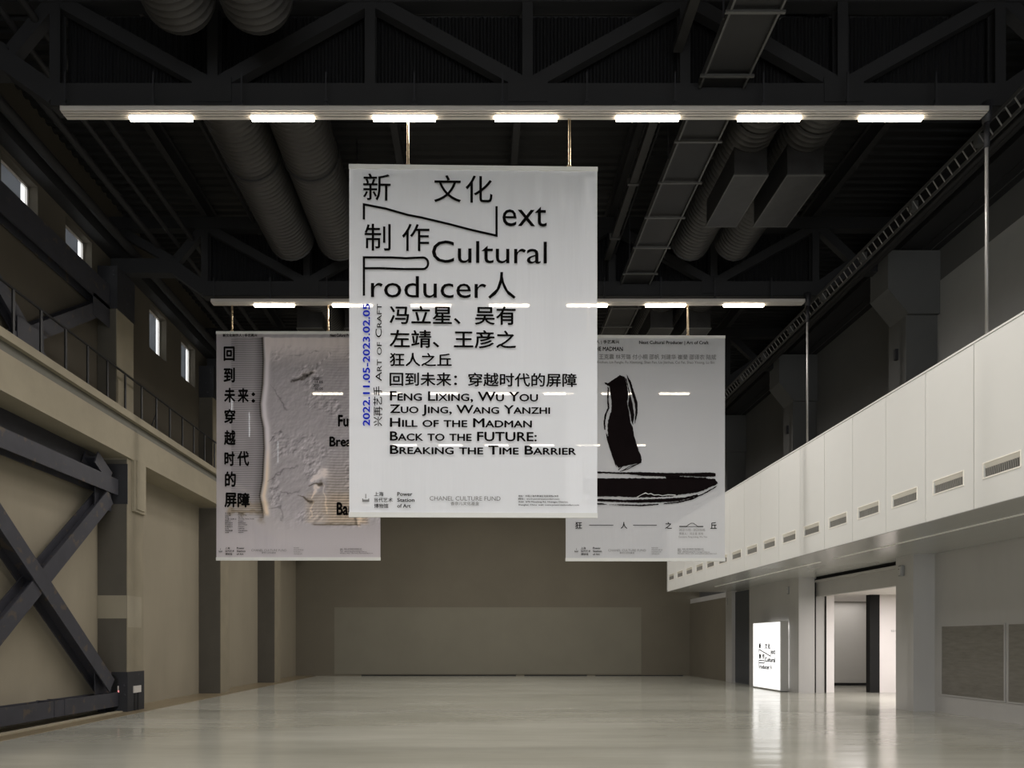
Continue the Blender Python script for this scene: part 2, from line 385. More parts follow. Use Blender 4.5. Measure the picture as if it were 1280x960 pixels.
# ------------------------------------------------------------------ ventilation ducts
def ribbed_tube(y0, y1, r, pitch=.11, seg=28):
    v = []; f = []; ys = []; y = y0
    while y < y1: ys += [(y, r), (y+pitch*.72, r), (y+pitch*.8, r+.006), (y+pitch*.92, r+.006)]; y += pitch
    ys.append((y1, r))
    # rounded elbow lip at far end
    for a in (20, 40, 60, 75, 90): ys.append((y1+.22*math.sin(math.radians(a)), r*math.cos(math.radians(a))**.5 if a < 90 else .01))
    ys.insert(0, (y0-.001, .01))
    for (yy, rr) in ys:
        for i in range(seg): t = 2*math.pi*i/seg; v.append((rr*math.cos(t), yy, rr*math.sin(t)))
    for k in range(len(ys)-1):
        for i in range(seg): j = (i+1) % seg; f.append((k*seg+i, (k+1)*seg+i, (k+1)*seg+j, k*seg+j))
    me = bpy.data.meshes.new('duct_tube'); me.from_pydata(v, [], f); me.materials.append(M_duct)
    me.polygons.foreach_set('use_smooth', [True]*len(f)); return me
def duct(x, z, r, y0, y1, label, box=None, seam=None):
    t = empty('air_duct', (x, y0, z), label, 'air duct', 'ventilation ducts under the roof')
    o = new_obj('duct_tube', ribbed_tube(0, y1-y0, r), None, t)
    for s in seam or []:
        MB().tube((0, s-y0-.02, 0), (0, s-y0+.02, 0), r+.03, 28).build('joint_ring', M_truss, t)
    for yy in (y0+.8, y1-.8):
        MB().bar((-r-.02, yy-y0, 0), (-r-.02, yy-y0, 12.1-z), .02, .02).bar((r+.02, yy-y0, 0), (r+.02, yy-y0, 12.1-z), .02, .02).build('hanger', M_steeld, t)
    if box:
        bx0, bx1, by0, by1, bz0, bz1 = box
        MB((x, y0, z)).box(bx0, bx1, by0, by1, bz0, bz1).build('plenum_box', M_ductbox, t)
        e = MB((x, y0, z)); f_ = .02
        for xx in (bx0-f_, bx1): e.box(xx, xx+f_, by0, by1, bz0-.005, bz0+.02)
        for yy in (by0-f_, by1): e.box(bx0-f_, bx1+f_, yy, yy+f_, bz0-.005, bz0+.02)
        e.build('box_flange', M_tray, t)
    return t
zb = 10.0
duct(-4.12, zb+.5, .5, 11.35, 15.8, 'large ribbed round duct, outer left one above the left banner', seam=[13.1])
duct(-3.05, zb+.5, .5, 11.35, 15.8, 'large ribbed round duct, inner one of the left pair beside the front banner', seam=[13.1])
duct(-4.12, zb+.5, .5, 4.2, 9.9, 'dim ribbed round duct at upper left edge, outer one above the front batten')
duct(-3.05, zb+.5, .5, 4.2, 9.9, 'dim ribbed round duct at upper left, inner one above the front batten')
duct(-4.12, zb+.5, .5, 17.4, 21.8, 'round duct with square box behind the second batten, outer left', box=(-4.62, -3.98, 18.35, 20, 9.6, 10.3))
duct(-3.05, zb+.5, .5, 17.4, 21.8, 'round duct with square box behind the second batten, inner left', box=(-3.4, -2.76, 18.35, 20, 9.6, 10.3))
duct(4.66, zb+.42, .42, 11.35, 15.8, 'round duct with square metal box, left one of two right of the front banner', box=(4.39, 4.95, 12.35, 13.85, 9.6, 10.2), seam=[11.9])
duct(5.62, zb+.42, .42, 11.35, 15.8, 'round duct with square metal box, right one of two right of the front banner', box=(5.3, 5.92, 12.35, 13.85, 9.6, 10.2), seam=[11.9])
duct(4.66, zb+.42, .42, 17.4, 21.8, 'boxed round duct behind second batten, left of two above the right banner', box=(4.39, 4.95, 18.35, 19.85, 9.6, 10.2))
duct(5.62, zb+.42, .42, 17.4, 21.8, 'boxed round duct behind second batten, right of two above the right banner', box=(5.3, 5.92, 18.35, 19.85, 9.6, 10.2))

# ------------------------------------------------------------------ covered cable tray along the roof
def cover_tray(y0, y1, label):
    t = empty('cable_tray', (3.68, y0, 10.0), label, 'cable tray', 'covered cable trays along the roof')
    n = y1-y0
    MB().box(-.345, -.315, 0, n, -.02, .12).build('side_rail', M_tray, t)
    MB().box(.315, .345, 0, n, -.02, .12).build('side_rail', M_tray, t)
    MB().box(-.315, .315, 0, n, .02, .035).build('cover_plate', M_traypan, t)
    cm = MB().box(-.40, .40, -.02, .02, -.035, -.005).mesh('cross_bar', M_tray)
    k = 0.75
    while k < n:
        o = new_obj('cross_bar', cm, None, t); o.location = (0, k, 0); k += 1.08
    for yy in (1.2, n-1.2): MB().bar((-.38, yy, 0), (-.38, yy, 1.6), .02, .02).bar((.38, yy, 0), (.38, yy, 1.6), .02, .02).build('hanger', M_steeld, t)
cover_tray(4.5, 10.9, 'flat covered cable tray at the top edge, right of centre above the front batten')
cover_tray(11.3, 16.9, 'flat covered cable tray with cross bars running back beside the front banner')
cover_tray(17.3, 22.9, 'short stretch of covered cable tray visible behind the second batten')
def conduit(y0, y1, label):
    t = empty('square_conduit', (3.03, y0, 10.62), label, 'conduit', 'square conduits along the roof'); n = y1-y0
    MB().box(-.07, .07, 0, n, -.05, .05).build('casing', M_duct, t)
    cm = MB().box(-.11, .11, -.03, .03, -.065, .06).mesh('clamp', M_tray)
    k = .9
    while k < n: o = new_obj('clamp', cm, None, t); o.location = (0, k, 0); k += 1.9
conduit(4.5, 10.95, 'grey square conduit at the top edge left of the covered tray')
conduit(11.3, 16.9, 'grey square conduit running back between the front banner and the covered tray')
jt = empty('lattice_joist', (3.21, 11.5, 0), 'thin open lattice joist beside the square conduit under the roof', 'joist')
MB().bar((0, 0, 10.75), (0, 5.5, 10.75), .03, .03).build('bottom_rod', M_truss, jt)
MB().bar((0, 0, 11.55), (0, 5.5, 11.55), .03, .03).build('top_rod', M_truss, jt)
for i in range(11): MB().bar((0, .5*i, 10.75 if i % 2 else 11.55), (0, .5*i+.5, 11.55 if i % 2 else 10.75), .02, .02).build('web_rod', M_truss, jt)

# ladder tray running over the balcony edge
lt = empty('ladder_tray', (7.88, 7.0, 9.5), 'narrow ladder-shaped cable tray running back over the balcony edge', 'cable tray')
n = 22.5
MB().box(-.065, -.045, 0, n, .055, .115).build('side_rail', M_tray, lt)
MB().box(.045, .065, 0, n, -.12, -.06).build('side_rail', M_tray, lt)
rmesh = MB().bar((-.055, 0, .085), (.055, 0, -.09), .016, .012, (0, 1, 0)).mesh('rung', M_rod)
for i in range(118):
    o = new_obj('rung', rmesh, None, lt); o.location = (0, .1+.19*i, 0)
    if i % 9 == 4: MB().box(-.06, .06, .1+.19*i, .2+.19*i, -.09, .08).build('splice_plate', M_tray, lt)
# suspension rods of the balcony
for Y, lb in ((10.92, 'slim vertical steel rod nearest the viewer, from the front truss down to the white balcony'),
              (16.87, 'slim vertical steel rod from the second truss down to the white balcony'),
              (22.87, 'slim vertical steel rod from the third truss, in the shade by the right banner'),
              (28.87, 'slim vertical steel rod furthest back behind the right banner')):
    t = empty('suspension_rod', (7.665+.045, Y, 6.2), lb, 'rod', 'rods carrying the balcony')
    MB().tube((0, 0, -.05), (0, 0, 2.9), .026, 10).build('rod', M_rod, t, smooth=True)
    MB().tube((0, 0, 2.9), (0, 0, 3.28), .04, 12).tube((0, 0, 3.28), (0, 0, 3.58), .06, 12, r2=.075).build('turnbuckle', M_steeld, t, smooth=True)

# ------------------------------------------------------------------ balcony on the right
bal = empty('balcony', (7.65, 8.6, 3.65), 'long white panelled balcony front projecting from the right wall', 'balcony')
OFF = (7.65, 8.6, 3.65)
Y0B = 8.72; YEB = 29.12+.12
def bb(m): m.o = OFF; return m
bb(m := MB(OFF)); m.box(7.70, 7.86, 8.6, YEB-.02, 3.72, 6.2).box(7.7, 10.58, 8.6, YEB-.02, 4.6, 4.75).build('deck', M_gap, bal)
MB(OFF).box(7.655, 10.58, 8.6, YEB, 3.65, 3.72).build('soffit', M_soffit, bal)
MB(OFF).box(7.64, 7.88, 8.6, YEB, 6.215, 6.245).build('coping', M_white, bal)
MB(OFF).box(7.66, 10.58, YEB-.02, YEB, 3.72, 6.21).build('end_panel', M_white, bal)
MB(OFF).box(8.66, 8.72, 8.6, 17.6, 3.64, 3.65).build('soffit_strip', M_strip, bal)
MB(OFF).box(8.66, 8.72, 18.3, 26.4, 3.64, 3.65).build('soffit_strip', M_strip, bal)
pw, g = 1.2, .014
def fascia():
    vy0, vy1, vz0, vz1 = .24, .98, .44, .65
    pm = MB().box(0, .04, g/2, vy0, .01, 2.56).box(0, .04, vy1, pw-g/2, .01, 2.56).box(0, .04, vy0, vy1, .01, vz0).box(0, .04, vy0, vy1, vz1, 2.56).mesh('fascia_panel', M_white)
    # bezel: thin proud frame + sloping head
    bm = MB()
    t = .018
    bm.box(-.008, .0, vy0-t, vy1+t, vz0-t, vz0).box(-.008, .0, vy0-t, vy1+t, vz1, vz1+t).box(-.008, .0, vy0-t, vy0, vz0, vz1).box(-.008, .0, vy1, vy1+t, vz0, vz1)
    bm.prism([(.0, vz1), (.045, vz1-.075), (.049, vz1-.07), (.005, vz1+.003)], 'y', vy0, vy1)
    bzm = bm.mesh('vent_frame', M_vent)
    vm = MB()
    for i in range(17):
        y = vy0+.03+i*(vy1-vy0-.06)/16
        vm.bar((.03, y, vz0+.01), (.03, y+.012, vz1-.07), .012, .03, (1, 0, 0))
    vm.box(.012, .045, vy0, vy1, vz0, vz0+.012)
    vam = vm.mesh('vent_vanes', M_vane)
    return pm, bzm, vam
pm, bzm, vam = fascia()
for i in range(17):
    p = new_obj('fascia_panel', pm, None, bal); p.location = (0+random.uniform(-.0015, .0015), Y0B-OFF[1]+i*pw, 0)
    f_ = new_obj('vent_frame', bzm, None, p); v_ = new_obj('vent_vanes', vam, None, p); v_['kind'] = 'stuff'

# pillars on the right
def pillarR(y0, lb, lower=True):
    t = empty('wall_pillar', (XR, y0, 0), lb, 'pillar', 'pillars of the right wall')
    o = (XR, y0, 0)
    MB(o).box(10.1, XR, y0, y0+.7, 0, 3.65).build('lower_shaft', M_wallR, t)
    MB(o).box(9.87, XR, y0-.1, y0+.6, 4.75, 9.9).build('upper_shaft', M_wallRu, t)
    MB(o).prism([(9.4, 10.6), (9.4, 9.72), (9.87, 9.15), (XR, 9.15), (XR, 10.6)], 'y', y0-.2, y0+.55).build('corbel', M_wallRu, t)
    MB(o).box(9.80, 9.87, y0+.2, y0+.28, 8.25, 8.5).build('junction_box', M_steeld, t)
    return t
pillarR(16.72, 'tall grey pillar with corbel on the right wall beside the doorway')
pillarR(22.7, 'dark pillar with corbel further back above the white balcony')
pillarR(28.7, 'dark pillar with corbel near the far end behind the right banner')
# crane beams
t = empty('crane_beam', (10, 0, 10.65), 'dark steel crane beam running back high along the right wall', 'beam')
MB((10, 0, 10.65)).hbeam((9.95, YF+.1, 11.05), (9.95, YB-.1, 11.05), .5, .8, .04, (0, 0, 1)).build('girder', M_truss, t)
MB((10, 0, 10.65)).tube((10.4, YF+.1, 10.62), (10.4, YB-.1, 10.62), .012, 8).build('conductor_rail', M_tray, t)
MB((10, 0, 10.65)).box(10.2, 10.59, YF+.1, YB-.1, 10.62, 11.3).build('back_plate', M_truss, t)
t = empty('head_beam', (-8.5, 0, 10.5), 'dark beam running back above the left windows', 'beam')
MB((-8.5, 0, 10.5)).box(-8.75, -8.45, YF+.1, YB-.1, 10.72, 11.0).build('girder', M_beam if False else M_truss, t)

# grilles and small boxes on the right wall
def grille(y0, y1, lb):
    t = empty('wall_grille', (XR, y0, .42), lb, 'grille', 'woven grilles in the right wall'); o = (XR, y0, .42)
    MB(o).box(XR-.004, XR-.001, y0, y1, .42, 1.96).build('back_panel', M_grille, t)
    s = MB(o); n = 52
    for i in range(n): z = .43+i*1.52/n; s.box(XR-.018, XR-.004, y0, y1, z, z+.016)
    s = s.build('slats', M_grille, t); s['kind'] = 'stuff'
    MB(o).box(XR-.022, XR-.001, y0-.03, y0, .39, 1.99).box(XR-.022, XR-.001, y1, y1+.03, .39, 1.99).box(XR-.022, XR-.001, y0, y1, 1.96, 1.99).box(XR-.022, XR-.001, y0, y1, .39, .42).build('frame', M_wallR, t)
grille(14.5, 16.45, 'large taupe slatted grille in the right wall beside the pillar')
grille(12.4, 14.38, 'large taupe slatted grille cut by the right edge of the picture')
def wbox(x, y, z, lb, nx=-1):
    t = empty('wall_box', (x, y, z), lb, 'wall box', 'small grey wall boxes')
    MB().box(-.09, 0, -.07, .07, -.13, .13).build('case', M_boxg, t, bevel=.02)
    MB().box(-.105, -.09, -.045, .045, -.1, .1).build('cover', M_wallR, t, bevel=.004)
    MB().box(-.11, -.105, -.01, .01, .03, .05).build('button', M_dark, t)
wbox(10.1, 17.12, 3.3, 'small grey box high on the pillar right of the doorway')
wbox(10.16, 23.45, 3.3, 'small grey box high on the wall above the glowing sign')
wbox(10.18, 29.2, 3.25, 'small dark box on the far pillar under the balcony')
MATS_ring = mat('ink_faint_pink', (158, 150, 145), .7, var=.02)
# faint round mark on the wall
rg = MB(); cx, cz = 10.43, 2.44
for i in range(36):
    a, b = 2*math.pi*i/36, 2*math.pi*(i+1)/36
    rg.bar((cx+.2*math.cos(a), 22.893, cz+.2*math.sin(a)), (cx+.2*math.cos(b), 22.893, cz+.2*math.sin(b)), .03, .004, (0, 1, 0))
rg.build('round_mark', MATS_ring, wr)

# ------------------------------------------------------------------ left side
def pillarL(y0, lb, detail=False):
    t = empty('concrete_pillar', (XL, y0, 0), lb, 'pillar', 'pillars of the left wall'); o = (XL, y0, 0); y1 = y0+.8
    xi = -8.07
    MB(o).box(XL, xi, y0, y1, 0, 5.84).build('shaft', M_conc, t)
    MB(o).box(XL, xi-.02, y0-.006, y0, .9 if detail else 0, 5.8).build('shaded_front_coat', M_concf, t)  # dark coat with the shade of the viewer-facing side put into its colour
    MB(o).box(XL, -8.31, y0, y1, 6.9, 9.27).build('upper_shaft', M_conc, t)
    MB(o).box(XL, -8.33, y0-.006, y0, 6.9, 9.27).build('shaded_upper_coat', M_concf, t)  # upper shaft likewise: shade of the front put into the dark coat
    MB(o).box(XL, -8.29, y0-.02, y1+.02, 9.27, 10.25).build('steel_cap', M_steeld, t)
    if detail:
        MB(o).box(XL-.0, xi+.012, y0-.012, y1+.012, 0, .92).build('dark_base', M_steeld, t)
        MB(o).box(XL, xi+.004, y0-.009, y1-.12, 2.15, 2.68).box(xi, xi+.004, y0, y1-.12, 1.95, 2.15).build('paint_band', M_band, t)
        MB(o).box(XL, xi+.01, y0-.015, y0+.0, 4.78, 5.7).build('steel_collar', M_steeld, t)
        MB(o).box(xi, xi+.06, y0+.22, y1-.0, 4.66, 5.86).box(xi, xi+.09, y0+.3, y1-.1, 4.72, 5.86).build('bracket_plate', M_beam, t)
        MB(o).box(xi+.012, xi+.03, y0+.26, y0+.62, .42, .58).build('name_plate', M_hous, t)
        MB(o).box(xi+.012, xi+.025, y0+.3, y0+.36, 0, .42).box(xi+.012, xi+.025, y0+.46, y0+.52, 0, .42).build('cable', M_dark, t)
        MB(o).box(-8.30, -8.26, y0-.03, y0-.012, .5, .6).build('indicator', M_hous, t)
        MB(o).box(-8.31, -8.25, y0-.028, y0-.012, .45, .5).build('indicator_lamp', M_red, t)
        b = MB(o)
        for zz in (.12, .3, .48, .66, .82):
            for xx in (-8.7, -8.62): b.tube((xx, y0-.03, zz), (xx, y0-.01, zz), .015, 6)
        b.build('bolts', M_steeld, t)
        MB(o).prism([(-8.55, .02), (-8.35, .02), (-8.28, .1), (-8.28, .76), (-8.36, .86), (-8.5, .86), (-8.56, .78)], 'y', y0-.04, y0-.012).build('cabinet', M_dark, t)
    return t
pillarL(10.55, 'concrete pillar outside the left edge', False)
pillarL(16.55, 'concrete pillar with black base and pale band, nearest on the left wall', True)
pillarL(22.55, 'plain concrete pillar, second along the left wall below the left banner')
pillarL(28.55, 'plain concrete pillar, furthest along the left wall')
# concrete edge beam and walkway
t = empty('edge_beam', (XL, YF, 5.84), 'long concrete edge beam carrying the walkway on the left wall', 'beam'); o = (XL, YF, 5.84)
MB(o).box(XL, -8.02, YF, YB, 5.84, 6.52).build('beam_face', M_beam, t)
MB(o).box(XL, -8.05, YF, YB, 6.52, 6.60).box(XL, -8.10, YF, YB, 6.6, 6.74).build('channel', M_chan, t)
MB(o).box(XL, -8.0, YF, YB, 6.74, 6.9).build('lip', M_beam, t)
rl = empty('railing', (-8.14, 8, 6.9), 'thin black steel railing along the walkway on the left', 'railing')
MB().tube((0, -2, .89), (0, 26.4, .89), .025, 8).build('handrail', M_rail, rl)
pmh = MB().box(-.014, .014, -.03, .03, 0, .88).mesh('post', M_rail)
for i in range(34): o = new_obj('post', pmh, None, rl); o.location = (0, -2+.2+.80*i, 0)
for k in (4, 12, 20): MB().bar((-.02, .83*k+.0, .05), (-.02, .83*k+.83-2+1.5, .6), .02, .02).build('strut', M_rail, rl)
# steel cross bracing, near bay
cb = empty('cross_brace', (-8.4, 11.35, 0), 'heavy dark steel cross brace against the lower left wall', 'steel brace'); o = (-8.4, 11.35, 0)
A = lambda y, z: (-8.42, y, z)
MB(o).hbeam(A(11.4, 5.15), A(16.5, 5.15), .36, .34, .03, (1, 0, 0)).build('top_beam', M_steel, cb)
MB(o).hbeam(A(11.35, .3), A(16.5, .3), .32, .34, .03, (1, 0, 0)).build('bottom_beam', M_steel, cb)
MB(o).hbeam(A(11.4, .88), A(16.2, 4.87), .34, .30, .03, (1, 0, 0)).build('diagonal', M_steel, cb)
MB(o).hbeam(A(11.4, 4.62), A(16.2, .63), .34, .36, .03, (1, 0, 0)).build('diagonal', M_steel, cb)
MB(o).hbeam(A(15.6, 5.62), A(16.2, 5.3), .3, .3, .03, (1, 0, 0)).build('stub_diagonal', M_steel, cb)
MB(o).box(-8.43, -8.41, 15.8, 16.5, 4.6, 5.0).build('corner_gusset', M_steel, cb)
MB(o).box(-8.43, -8.41, 15.8, 16.5, .45, .95).build('corner_gusset', M_steel, cb)
for yy in (14.0, 14.35): MB(o).box(-8.6, -8.24, yy, yy+.03, .15, .47).build('stiffener', M_steel, cb)
MB(o).box(-8.3, -8.15, 11.4, 16.5, 0, .03).build('floor_track', M_beam, cb)
MB(o).box(XL+.01, -8.6, 11.4, 16.5, 5.33, 5.83).build('gap_shade', M_steeld, cb)  # dark strip standing in for the shade in the gap under the edge beam
A = lambda y, z: (-8.58, y, z)
ub = empty('cross_brace', (-8.4, 11.35, 7), 'dark steel cross brace high on the left wall behind the railing', 'steel brace'); o = (-8.4, 11.35, 7)
MB(o).hbeam(A(11.4, 9.5), A(16.5, 9.5), .56, .26, .03, (1, 0, 0)).build('top_beam', M_steel, ub)
MB(o).hbeam(A(11.4, 8.87), A(14.1, 7.07), .3, .2, .03, (1, 0, 0)).build('diagonal', M_steel, ub)
MB(o).hbeam(A(13.1, 7.07), A(16.3, 9.2), .3, .24, .03, (1, 0, 0)).build('diagonal', M_steel, ub)
MB(o).box(-8.46, -8.45, 13.2, 14.0, 7.2, 7.6).build('centre_gusset', M_steel, ub)
MB(o).box(-8.46, -8.45, 15.8, 16.5, 8.8, 9.3).build('corner_gusset', M_steel, ub)

# ------------------------------------------------------------------ lettering
def text_mesh(s, smallcaps=False, space=1.0):
    cu = bpy.data.curves.new('txt', 'FONT'); cu.body = s; cu.resolution_u = 3; cu.fill_mode = 'BOTH'
    cu.space_character = space
    if smallcaps:
        cu.small_caps_scale = .76
        for i, ch in enumerate(s):
            if ch.islower(): cu.body_format[i].use_small_caps = True
    ob = bpy.data.objects.new('txt', cu); COL.objects.link(ob)
    dg = bpy.context.evaluated_depsgraph_get(); me = bpy.data.meshes.new_from_object(ob.evaluated_get(dg))
    bpy.data.objects.remove(ob); bpy.data.curves.remove(cu)
    me.materials.clear(); return me
class Print:
    """places flat print on the plane y = const of a banner by target rectangles (metres, from its own scale)"""
    def __init__(s, parent, Y, origin, dy=-.012): s.p = parent; s.Y = Y; s.o = origin; s.k = Y/F; s.dy = dy
    def xz(s, px, py): return ((px-VX)*s.k-s.o[0], CH+(VY-py)*s.k-s.o[2])
    def text(s, st, x0, y0, x1, y1, m=None, w=0.0, rot=False, sc=False, name='lettering', space=1.0, dy=None):
        me = text_mesh(st, sc, space)
        if w > .003:      # heavier weight: the outline laid down again at small offsets
            bm = bmesh.new(); bm.from_mesh(me); g0 = bm.verts[:]+bm.edges[:]+bm.faces[:]
            for i, (a, b) in enumerate(((1, 0), (-1, 0), (0, 1), (0, -1))):
                r = bmesh.ops.duplicate(bm, geom=g0); bmesh.ops.translate(bm, vec=(a*w, b*w, .0004*(i+1)), verts=[v for v in r['geom'] if isinstance(v, bmesh.types.BMVert)])
            bm.to_mesh(me); bm.free()
        n = len(me.vertices)
        if n == 0: return
        co = np.empty(n*3, 'f'); me.vertices.foreach_get('co', co); co = co.reshape(-1, 3)
        X, Z, O = co[:, 0].copy(), co[:, 1].copy(), co[:, 2].copy()
        if rot: X, Z = -Z, X.copy()
        ax, az = s.xz(x0, y1); bx, bz = s.xz(x1, y0)
        X = (X-X.min())/max(1e-6, np.ptp(X))*(bx-ax)+ax; Z = (Z-Z.min())/max(1e-6, np.ptp(Z))*(bz-az)+az
        co[:, 0] = X; co[:, 1] = (s.dy if dy is None else dy)-O; co[:, 2] = Z
        me.vertices.foreach_set('co', co.ravel()); me.update()
        return new_obj(name, me, m or M_ink, s.p)
    def stroke(s, pts, wpx, m=None, name='line_mark', jit=0, dy=None):
        """polyline of constant pixel width with mitred joints"""
        P = [Vector(s.xz(*p)) for p in pts]; h = wpx*s.k/2; v = []; f = []; y = s.dy if dy is None else dy
        for i, p in enumerate(P):
            a = (P[i]-P[i-1]).normalized() if i else (P[1]-P[0]).normalized()
            b = (P[i+1]-P[i]).normalized() if i < len(P)-1 else a
            t = (a+b).normalized(); nrm = Vector((-t.y, t.x)); c = max(.35, nrm.dot(Vector((-a.y, a.x))))
            hh = h/c*(1+random.uniform(-jit, jit)); v += [(p.x+nrm.x*hh, y, p.y+nrm.y*hh), (p.x-nrm.x*hh, y, p.y-nrm.y*hh)]
        for i in range(len(P)-1): f.append((2*i, 2*i+1, 2*i+3, 2*i+2))
        me = bpy.data.meshes.new(name); me.from_pydata(v, [], f); return new_obj(name, me, m or M_ink, s.p)
    def shape(s, pts, m=None, name='brush_stroke', rough=0.0, dy=None):
        Q = []
        for i in range(len(pts)):
            a = Vector(pts[i]); b = Vector(pts[(i+1) % len(pts)]); k = max(1, int((b-a).length/1.3)) if rough else 1
            nn = (b-a).normalized(); nn = Vector((-nn.y, nn.x))
            for j in range(k): q = a.lerp(b, j/k); Q.append(q+nn*random.uniform(-rough, rough))
        P = [s.xz(q[0], q[1]) for q in Q]; y = s.dy if dy is None else dy
        tri = tessellate_polygon([[Vector((p[0], p[1], 0)) for p in P]])
        me = bpy.data.meshes.new(name); me.from_pydata([(p[0], y, p[1]) for p in P], [], tri); return new_obj(name, me, m or M_inkbrush, s.p)

def banner(Y, l, t, r, b, label, fab, grid=None, wires=(), rz=0.0, vc=None, rail=3.0, wz=9.535, wdy=0):
    k = Y/F
    x0, x1 = (l-VX)*k, (r-VX)*k; z1, z0 = CH+(VY-t)*k, CH+(VY-b)*k; cx = (x0+x1)/2
    root = empty('exhibition_banner', (cx, Y, z0), label, 'banner', 'hanging exhibition banners', rz=rz)
    w, h = x1-x0, z1-z0
    nx, nz = grid or (70, 90)
    u = np.linspace(0, 1, nx+1); v = np.linspace(0, 1, nz+1); U, V = np.meshgrid(u, v)
    top = np.clip((V-.86)/.14, 0, 1)
    rip = 1.0*(.010*np.sin(U*55+3*np.sin(U*9))+.006*np.sin(U*131))*top**1.2*(1-np.clip((V-.985)/.015, 0, 1)) + .004*np.sin(U*17+1)*np.sin(V*math.pi)
    co = np.stack([(U-.5)*w, rip, V*h], -1).reshape(-1, 3)
    idx = np.arange((nx+1)*(nz+1)).reshape(nz+1, nx+1)
    q = np.stack([idx[:-1, :-1], idx[:-1, 1:], idx[1:, 1:], idx[1:, :-1]], -1).reshape(-1, 4)
    me = bpy.data.meshes.new('fabric'); me.from_pydata(co.tolist(), [], q.tolist()); me.materials.append(fab)
    me.polygons.foreach_set('use_smooth', [True]*len(q))
    if vc is not None:
        at = me.color_attributes.new('print', 'FLOAT_COLOR', 'POINT')
        c = vc(l+U*(r-l), b-V*(b-t)); at.data.foreach_set('color', c.reshape(-1, 4).astype('f').ravel())
    new_obj('fabric', me, None, root)
    MB().box(-w/2-.005, w/2+.005, -.016, .016, h-.05, h+.012).build('top_rail', M_white, root)
    MB().box(-w/2-.005, w/2+.005, -.014, .014, -.012, rail*k-.012).build('bottom_rail', M_white, root)
    for px in wires:
        x = (px-VX)*k-cx
        MB().tube((x-.012, 0, h), (x-.012, wdy, wz-z0), .006, 6).tube((x+.014, 0, h), (x+.014, wdy, wz-z0), .006, 6).box(x-.03, x+.03, -.012, .012, h, h+.035).build('wire', M_wire, root)
    return root, Print(root, Y, (cx, Y, z0), -.03)

M_cloth = cloth_mat('banner_cloth', (245, 247, 252), .15)
M_cloth2 = cloth_mat('banner_cloth_sheer', (212, 213, 217), .14)
M_clothp = cloth_mat('banner_cloth_printed', (220, 220, 220), .15, vcol=True)

# ---- front banner
root, P = banner(10.885, 437, 208.5, 747, 646, 'large white front banner with black Chinese and English exhibition lettering', M_cloth, wires=(510, 712), rz=.018, rail=6)
def title(P, W=0.0):
    T = P.text
    T('新', 454.5, 220, 488.8, 253.6, w=W); T('文', 542.7, 221, 576.4, 254.7, w=W); T('化', 582, 221, 615.6, 255, w=W)
    P.stroke([(455.6, 277.3), (455.6, 258.4), (483, 263.5), (510, 271), (527, 274), (560, 281.5), (590, 289), (620.6, 295.6), (620.6, 258.8)], 2.8, name='letter_n')
    T('ext', 628, 258.8, 683.2, 283.8, w=W-.006)
    T('制', 456.3, 282.5, 488.8, 316, w=W); T('作', 503, 282, 537, 316, w=W)
    T('Cultural', 540, 302.3, 683.4, 330.2, w=W-.006)
    arc = [(529+6.4*math.sin(a), 331-7.2*math.cos(a)) for a in [math.pi*i/8 for i in range(9)]]
    P.stroke([(455.6, 372), (455.6, 324.3), (490, 324.1), (508, 324.9)]+arc+[(505, 338.4), (475, 337.6), (456.5, 337.9)], 2.8, name='letter_p')
    T('roducer', 464.3, 347, 607.9, 374, w=W-.006); T('人', 610, 341, 644.5, 374.5, w=W)
title(P, .004)
T = P.text
T('冯立星、吴有', 487.4, 383.6, 644.6, 407, w=.016)
T('左靖、王彦之', 487.4, 413.8, 645, 436.5, w=.016)
T('狂人之丘', 487.4, 442.5, 564.8, 459.5, w=.02)
T('回到未来：穿越时代的屏障', 487.4, 466.7, 721, 484, w=.018)
for s_, x1, y0, y1 in (('Feng Lixing, Wu You', 672.4, 490.3, 504.2), ('Zuo Jing, Wang Yanzhi', 687.5, 507, 521.2), ('Hill of the Madman', 664.8, 523.5, 535),
                       ('Back to the FUTURE:', 670.9, 540.4, 552.2), ('Breaking the Time Barrier', 720.2, 557.4, 568.8)):
    T(s_, 487.8, y0, x1, y1, w=.02, sc=True)
T('2022.11.05-2023.02.05', 454.2, 382, 463.2, 534, M_inkb, w=.022, rot=True)
T('Art of Craft', 470, 382, 477.7, 478, w=.004, rot=True, sc=True)
T('兴再艺手'[::-1][::-1] if False else '兴再艺手', 467.3, 484.5, 478.3, 534, w=.008, rot=True)
